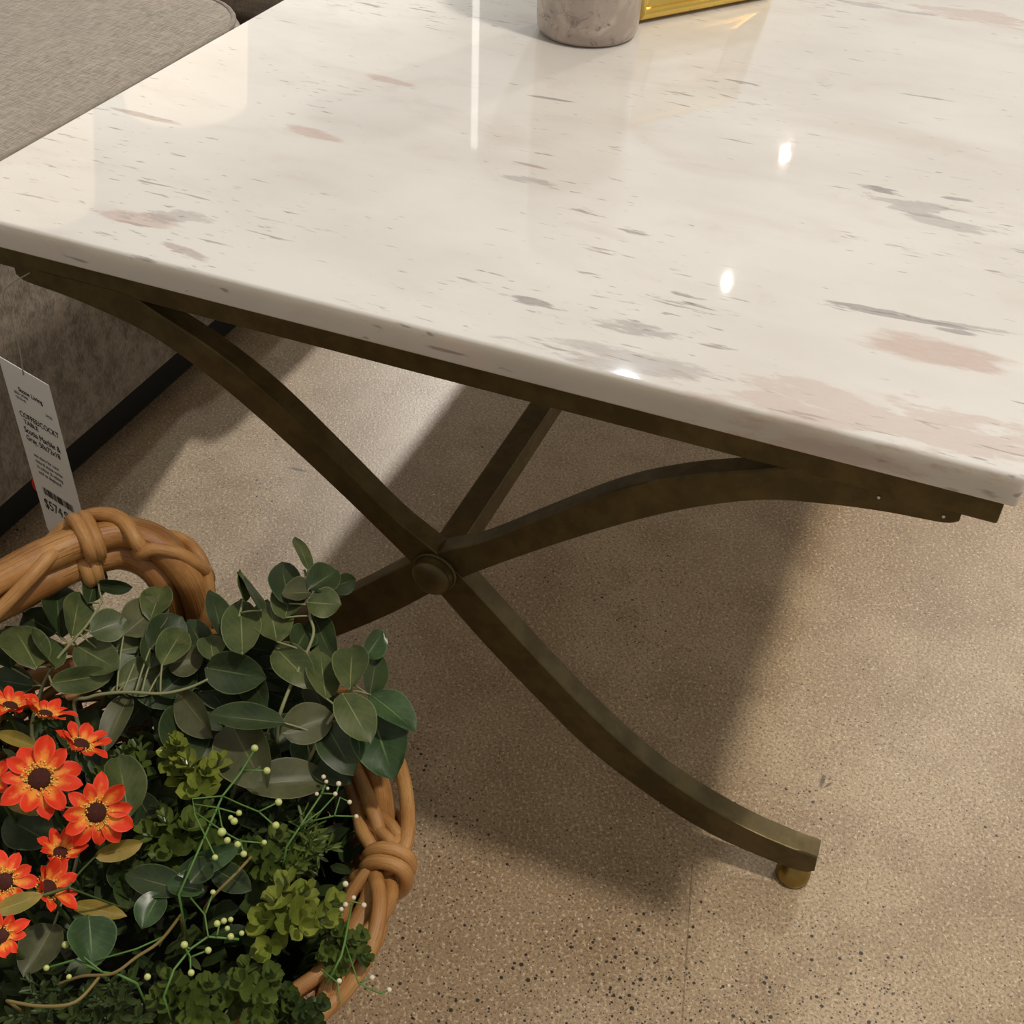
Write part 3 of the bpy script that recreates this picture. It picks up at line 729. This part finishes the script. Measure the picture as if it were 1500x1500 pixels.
sprig('pale green boxwood sprig above the centre of the basket', 292, 1118, .226, 36, 5, LG, 34, whorls=3, ratio=.74)
sprig('small tall pale green sprig standing left of the pale boxwood', 256, 1080, .236, 8, 2, LG, 22, whorls=6)
sprig('mid green boxwood sprig in the basket centre, under the berry spray', 262, 1205, .206, 60, 7, BX, 36, ratio=.74)
sprig('yellowish boxwood sprig just above the orange blossoms', 185, 1110, .204, 46, 5, BX, 32, ratio=.74)
sprig('boxwood sprig hanging over the lower right rim', 505, 1375, .20, 42, 8, BX, 22)
sprig('mid green boxwood sprig right of centre, above the glossy one', 380, 1245, .198, 54, 6, BX, 32, ratio=.74)
sprig('dark boxwood sprig at the lower edge, below the glossy one', 370, 1450, .205, 64, 8, BX, 32, ratio=.74)
sprig('dark boxwood sprig at the bottom, left of centre', 270, 1460, .208, 60, 7, BX, 32, ratio=.74)
sprig('boxwood sprig behind the bottom right rim', 440, 1480, .20, 48, 7, DK, 24)
sprig('olive sprig between blossoms and centre', 175, 1260, .196, 46, 6, DK, 26)
sprig('dark pointed leaved sprig in the bottom left corner', 60, 1470, .222, 66, 9, DK, 30, 'herb_sprig', ratio=.34, whorls=7)
sprig('dark pointed leaved sprig right of the bottom left one', 165, 1465, .216, 58, 8, DK, 28, 'herb_sprig', ratio=.34, whorls=7)
sprig('fine green feathery sprig by the upper right rim', 455, 1215, .205, 46, 8, BX, 28, 'herb_sprig', ratio=.2, whorls=7)
sprig('narrow leaved sprig right of the basket centre', 400, 1180, .19, 50, 7, DK, 26, 'herb_sprig', ratio=.3, whorls=6)
# fill of small dark greenery, added to keep the basket inside dark
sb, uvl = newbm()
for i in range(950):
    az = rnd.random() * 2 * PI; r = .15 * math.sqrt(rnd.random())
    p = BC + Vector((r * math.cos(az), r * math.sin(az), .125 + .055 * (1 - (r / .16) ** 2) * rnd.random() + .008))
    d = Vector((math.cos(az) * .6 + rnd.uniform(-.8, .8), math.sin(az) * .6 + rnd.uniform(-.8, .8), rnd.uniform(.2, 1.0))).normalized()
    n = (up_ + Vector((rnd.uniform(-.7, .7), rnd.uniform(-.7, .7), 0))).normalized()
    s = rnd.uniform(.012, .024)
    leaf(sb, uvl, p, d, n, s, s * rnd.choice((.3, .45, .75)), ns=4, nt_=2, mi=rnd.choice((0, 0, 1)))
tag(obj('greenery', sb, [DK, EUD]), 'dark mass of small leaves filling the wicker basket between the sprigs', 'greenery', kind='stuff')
# ------------------------------------------------------------------ berry sprays and twigs
def spray(label, polys, berries, m=STEMB, bm_=BERRY, br=5.5, r=.0006, name='berry_spray'):
    a0 = at(*polys[0][0]); root = BC + Vector(((a0.x - BC.x) * .85, (a0.y - BC.y) * .85, .12))
    o = empty(name, root, label, 'berry spray')
    bm = bmesh.new()
    for i, pl in enumerate(polys):
        P = [at(*p) for p in pl]
        if i == 0: P = [root] + P
        tube(bm, P, r * (1.15 if i == 0 else .85), 6)
    obj('stem', bm, m, o)
    for (u, v, z, *q) in berries:
        c = at(u, v, z); bm = bmesh.new(); sphere(bm, c, (q[0] if q else br) * px2m(c), 12, 9); obj('berry', bm, bm_, o, loc=c)
    return o
def z2(L_, z): return [(u, v, z) for u, v in L_]
spray('bright green berry spray lying over the basket centre',
  [z2([(262, 1310), (300, 1225), (326, 1166), (352, 1133), (373, 1098)], .232), z2([(358, 1128), (391, 1129)], .233), z2([(326, 1166), (352, 1178), (379, 1189), (404, 1211)], .234), z2([(379, 1189), (408, 1175)], .235),
   z2([(326, 1166), (282, 1170), (286, 1195), (302, 1227), (315, 1254)], .236), z2([(284, 1178), (318, 1183), (346, 1191)], .237), z2([(320, 1184), (325, 1210), (333, 1222)], .237), z2([(286, 1190), (330, 1220), (352, 1232), (387, 1235)], .236), z2([(352, 1230), (357, 1251)], .237)],
  [(373, 1096, .232), (391, 1129, .233), (408, 1175, .235), (404, 1209, .234), (350, 1191, .239, 4.5), (343, 1203, .239), (338, 1198, .238, 4), (325, 1219, .239, 6.5), (333, 1231, .239, 5), (315, 1256, .237, 4.5), (348, 1237, .238, 5), (357, 1251, .238, 5), (387, 1234, .237, 4)])
spray('green berry spray below the basket centre',
  [z2([(240, 1460), (255, 1420), (279, 1390), (305, 1372), (350, 1376)], .226), z2([(305, 1372), (300, 1340), (279, 1315)], .227), z2([(301, 1338), (312, 1308)], .228), z2([(279, 1390), (270, 1386)], .228), z2([(279, 1423), (279, 1402), (270, 1386)], .229), z2([(279, 1402), (305, 1392)], .229), z2([(318, 1370), (322, 1350)], .229)],
  [(270, 1384, .23, 5.5), (305, 1392, .23, 5), (280, 1425, .23, 5), (312, 1307, .229, 4), (338, 1372, .228, 5), (354, 1367, .228, 4), (318, 1353, .23, 5), (328, 1349, .23, 4.5), (338, 1347, .23, 4), (216, 1431, .229, 5), (333, 1360, .229, 4)])
spray('thin berry spray running leftwards below the blossoms',
  [z2([(200, 1440), (175, 1428), (150, 1424), (110, 1406), (68, 1418)], .222), z2([(150, 1424), (120, 1400), (96, 1384)], .223), z2([(140, 1407), (200, 1390), (240, 1372)], .222)],
  [(68, 1418, .223, 4.5), (96, 1384, .224, 5.5), (101, 1431, .223, 4)])
spray('little white budded spray at the upper right rim',
  [z2([(420, 1240), (450, 1195), (470, 1165), (476, 1150)], .208), z2([(440, 1210), (470, 1188), (492, 1164)], .21), z2([(455, 1203), (490, 1195), (522, 1196)], .209), z2([(492, 1164), (497, 1148)], .211), z2([(470, 1162), (490, 1163)], .21), z2([(490, 1195), (498, 1168), (512, 1175)], .21)],
  [(474, 1138, .21, 3.5), (478, 1145, .21, 3), (496, 1148, .212, 4), (491, 1163, .211, 3.5), (512, 1175, .211, 3.5), (522, 1196, .21, 3.5), (464, 1163, .21, 3), (480, 1155, .211, 2.5)], STEMB, WBUD, 3.4, .0006, 'bud_spray')
spray('little budded spray over the lower right rim',
  [z2([(490, 1420), (500, 1400), (505, 1380), (515, 1325)], .202), z2([(505, 1380), (525, 1440), (545, 1450)], .20), z2([(480, 1330), (515, 1320), (532, 1325)], .203), z2([(470, 1420), (495, 1440), (498, 1470)], .20), [(545, 1450, .20), (558, 1455, .198), (570, 1450, .195)], [(525, 1440, .20), (545, 1432, .20)]],
  [(506, 1295, .205, 4.5), (518, 1315, .204, 3.5), (506, 1325, .204, 4), (500, 1332, .204, 3.5), (533, 1326, .203, 4), (545, 1432, .20, 4), (570, 1450, .195, 4), (497, 1437, .20, 4)], STEMB, WBUD, 3.6, .0006, 'bud_spray')
for lab, P in (('tan twig arching across the lower middle of the basket', [(265, 1340, .20), (235, 1378, .224), (200, 1402, .226), (165, 1426, .224), (120, 1430, .218), (85, 1442, .21)]),
               ('tan twig slanting up beside the blue green leaves', [(300, 1330, .20), (315, 1310, .214), (345, 1280, .22), (368, 1255, .216)]),
               ('tan twig curving along the bottom left', [(10, 1466, .226), (60, 1474, .228), (110, 1468, .228), (145, 1432, .222)])):
    pp = [at(*p) for p in P]
    bm = bmesh.new(); tube(bm, catmull(pp + [BC.lerp(pp[-1], .8) * 1 + Vector((0, 0, -.02))] if False else pp, 6), .0009, 6)
    # rooted end
    rt = Vector((BC.x + (pp[0].x - BC.x) * .8, BC.y + (pp[0].y - BC.y) * .8, .12)); tube(bm, catmull([rt, pp[0]], 4), .0009, 6)
    tag(obj('twig', bm, TWIG), lab, 'twig', 'bare twigs in the basket')
# ------------------------------------------------------------------ orange blossoms
def flower(label, u, v, z, rpx, face, npet=10, open_=1.0, tilt=None):
    c = at(u, v, z); k = px2m(c); R = rpx * k
    n = Vector(face).normalized()
    root = Vector((BC.x + (c.x - BC.x) * .8, BC.y + (c.y - BC.y) * .8, .12))
    o = empty('orange_blossom', root, label, 'flower')
    Mx = frame_from(n.orthogonal(), n)
    for i in range(npet):
        a = 2 * PI * i / npet + rnd.uniform(-.12, .12)
        side = Mx @ Vector((math.cos(a), math.sin(a), 0))
        lift = (1 - open_) * 1.2 + rnd.uniform(.0, .35)
        d = (side + n * lift).normalized(); ln = R * rnd.uniform(.62, .84)
        bm, uvl = newbm()
        leaf(bm, uvl, c + side * R * .24 + n * rnd.uniform(-.0008, .0008), d, (n - side * lift), ln, ln * rnd.uniform(.52, .66), fold=rnd.uniform(.1, .6), bend=rnd.uniform(-.25, .35), ns=8, nt_=4, wav=.09, fat=.62, point=-.8)
        obj('petal', bm, PETAL, o)
    bm = bmesh.new()
    sphere(bm, Vector((0, 0, 0)), 1, 20, 12); bm.transform(Matrix.Translation(c + n * R * .04) @ Mx.to_4x4() @ Matrix.Diagonal((R * .27, R * .27, R * .14, 1)))
    obj('flower_centre', bm, CORE, o)
    bm = bmesh.new()
    for i in range(90):
        a = rnd.random() * 2 * PI; rr = R * rnd.uniform(.25, .46)
        p = c + Mx @ Vector((math.cos(a) * rr, math.sin(a) * rr, R * rnd.uniform(.02, .12)))
        b0 = c + Mx @ Vector((math.cos(a) * rr * .7, math.sin(a) * rr * .7, 0))
        tube(bm, [b0, p], R * .011, 4); sphere(bm, p, R * .028, 6, 4)
    obj('stamens', bm, STAM, o)
    bm = bmesh.new(); tube(bm, catmull([root, root.lerp(c, .6) + Vector((0, 0, .004)), c - n * .004, c], 5), .0013, 7); obj('stem', bm, STEMD, o)
    bm, uvl = newbm()
    for i in range(5):
        a = 2 * PI * i / 5; side = Mx @ Vector((math.cos(a), math.sin(a), 0)); leaf(bm, uvl, c - n * .003, (side - n * .2), n, R * .5, R * .22, ns=4, nt_=2)
    obj('sepals', bm, DK, o)
    return o
cd = Vector((.45, -.35, .8))
flower('large wide open orange red blossom, the largest facing up at the left', 58, 1141, .244, 60, cd + Vector((0, .15, .1)), 11)
flower('wide open orange red blossom right of and below the largest one', 141, 1190, .240, 54, cd + Vector((.3, -.1, 0)), 11)
flower('orange blossom seen from the side, just above the two open ones', 118, 1092, .238, 46, (.25, .45, .8), 9, .6)
flower('topmost orange blossom at the left, under the folded pale leaves', 14, 1036, .246, 42, (.1, .5, .9), 10, .7)
flower('orange blossom seen edge on, right of the topmost one', 66, 1048, .243, 42, (.1, .6, .8), 10, .6)
flower('orange blossom cut by the left edge of the view, below the open ones', 6, 1292, .242, 48, cd + Vector((-.1, .2, 0)), 10)
flower('half closed orange blossom right of the lower left one', 70, 1302, .232, 50, (.5, .3, .5), 9, .35)
flower('small deep red blossom low behind the lower left pair', 88, 1250, .226, 40, (.2, .3, .9), 9, .6)
flower('lowest orange blossom at the left edge of the view', 2, 1372, .240, 40, (.3, -.2, .9), 10, .8)
flower('orange blossom peeking in at the left edge beside the largest', -16, 1142, .238, 34, cd, 9)
branch('ochre leaved stem among the orange blossoms', [(20, 1330, .16), (14, 1320, .23), (60, 1312, .238), (100, 1300, .232)],
  [(22, 1325, 70, 24, 20, .246, GOLDL, 0), (140, 1332, 70, 22, -10, .20, GOLDL, 0), (28, 1085, 60, 18, 160, .24, GOLDL, 0), (30, 1180, 60, 20, 150, .21, GOLDL, 0), (170, 1246, 66, 24, 15, .212, GOLDL, 20), (190, 1310, 50, 40, 80, .19, DK, 0)], STEMD, 'leafy_stem')
# ------------------------------------------------------------------ lamps of the showroom (above / behind the view, seen in the polish), plus an added glow tube
SHADE = m_simple('lit_linen_shade', srgb(240, 225, 195), .9, emit=(1, .82, .6), es=.95)
HOUS = m_simple('black_lamp_metal', srgb(25, 25, 25), .5)
def floor_lamp(x, y, z0, z1, r0, r1, label):
    c = Vector((x, y, 0)); o = empty('floor_lamp', c, label, 'lamp')
    bm = bmesh.new(); lathe(bm, [(0, 0), (.13, 0), (.13, .015), (.02, .03), (0, .03)], c, 32); obj('base', bm, HOUS, o)
    bm = bmesh.new(); tube(bm, [c + Vector((0, 0, .02)), c + Vector((0, 0, z0 + .1))], .011, 10); obj('pole', bm, HOUS, o)
    bm = bmesh.new(); lathe(bm, [(r0 - .003, z0), (r0, z0), (r1, z1), (r1 - .003, z1), (r0 - .003, z0)], c, 40); obj('lamp_shade', bm, SHADE, o)
floor_lamp(-1.36, 1.50, 1.05, 1.42, .19, .13, 'floor lamp with lit cream shade left behind the sofa')
floor_lamp(-1.36, 2.13, 1.05, 1.40, .20, .16, 'floor lamp with lit cream shade further behind the sofa')
c = Vector((-.86, 2.95, 0)); o = empty('streak_tube', c, 'slender glowing tube added far behind the sofa for its streak in the marble', 'lamp')  # invented glow tube, added for the bright streak mirrored in the tabletop
bm = bmesh.new(); lathe(bm, [(0, 0), (.1, 0), (.1, .02), (0, .02)], c, 24); obj('base', bm, HOUS, o)
bm = bmesh.new(); tube(bm, [c + Vector((0, 0, .02)), c + Vector((0, 0, 1.75))], .011, 12); obj('tube', bm, m_simple('streak_glow', (1, 1, 1), .5, emit=(1, .97, .9), es=1.8), o)
def spot(name, loc, target, power, color, ang=100, rad=.05, blend=.6):
    ld = bpy.data.lights.new(name, 'SPOT'); ld.energy = power; ld.color = color; ld.spot_size = R_(ang); ld.spot_blend = blend; ld.shadow_soft_size = rad
    o = bpy.data.objects.new(name, ld); COL.objects.link(o); o.location = loc
    o.rotation_euler = (Vector(target) - Vector(loc)).to_track_quat('-Z', 'Y').to_euler(); return o
spot('key_spot', (1.36, .12, 2.8), (.6, .1, 0), 158, (1, .90, .78), 90, .08)
spot('cool_spot', (-.36, 3.3, 2.8), (.3, .3, .2), 90, (.86, .93, 1), 60, .05)
spot('sofa_spot', (-.75, 3.6, 2.8), (-.30, .38, .1), 480, (1, .95, .89), 17, .06, .5)
spot('warm_spot', (-.20, 4.33, 2.8), (.4, .2, .4), 5, (1, .93, .8), 30, .013)
spot('warm_spot', (-.26, 5.83, 2.8), (.4, .3, .4), 8, (1, .93, .8), 30, .017)
spot('window_spot', (1.2, 5.5, 2.8), (.7, .3, .4), 8, (.8, .88, 1), 40, .16)
spot('floor_spot', (1.24, 3.1, 2.8), (.85, .3, 0), 85, (1, .90, .76), 40, .07)
# ------------------------------------------------------------------ world
w = bpy.data.worlds.new('showroom'); S.world = w; w.use_nodes = True
nt = w.node_tree; bg = nt.nodes['Background']
tc = nt.nodes.new('ShaderNodeTexCoord'); sp = nt.nodes.new('ShaderNodeSeparateXYZ'); L(nt, tc.outputs['Generated'], sp.inputs[0])
# the far side of the showroom is the brighter one; the side behind the viewer is dim
k = ramp(nt, sp.outputs[1], -.7, .8)
L(nt, mixc(nt, k, (.325, .295, .255), (.56, .52, .465)), bg.inputs[0]); bg.inputs[1].default_value = 1
S.view_settings.view_transform = 'Standard'; S.view_settings.look = 'None'
S.view_settings.exposure = 0; S.view_settings.gamma = 1; S.view_settings.use_curve_mapping = False
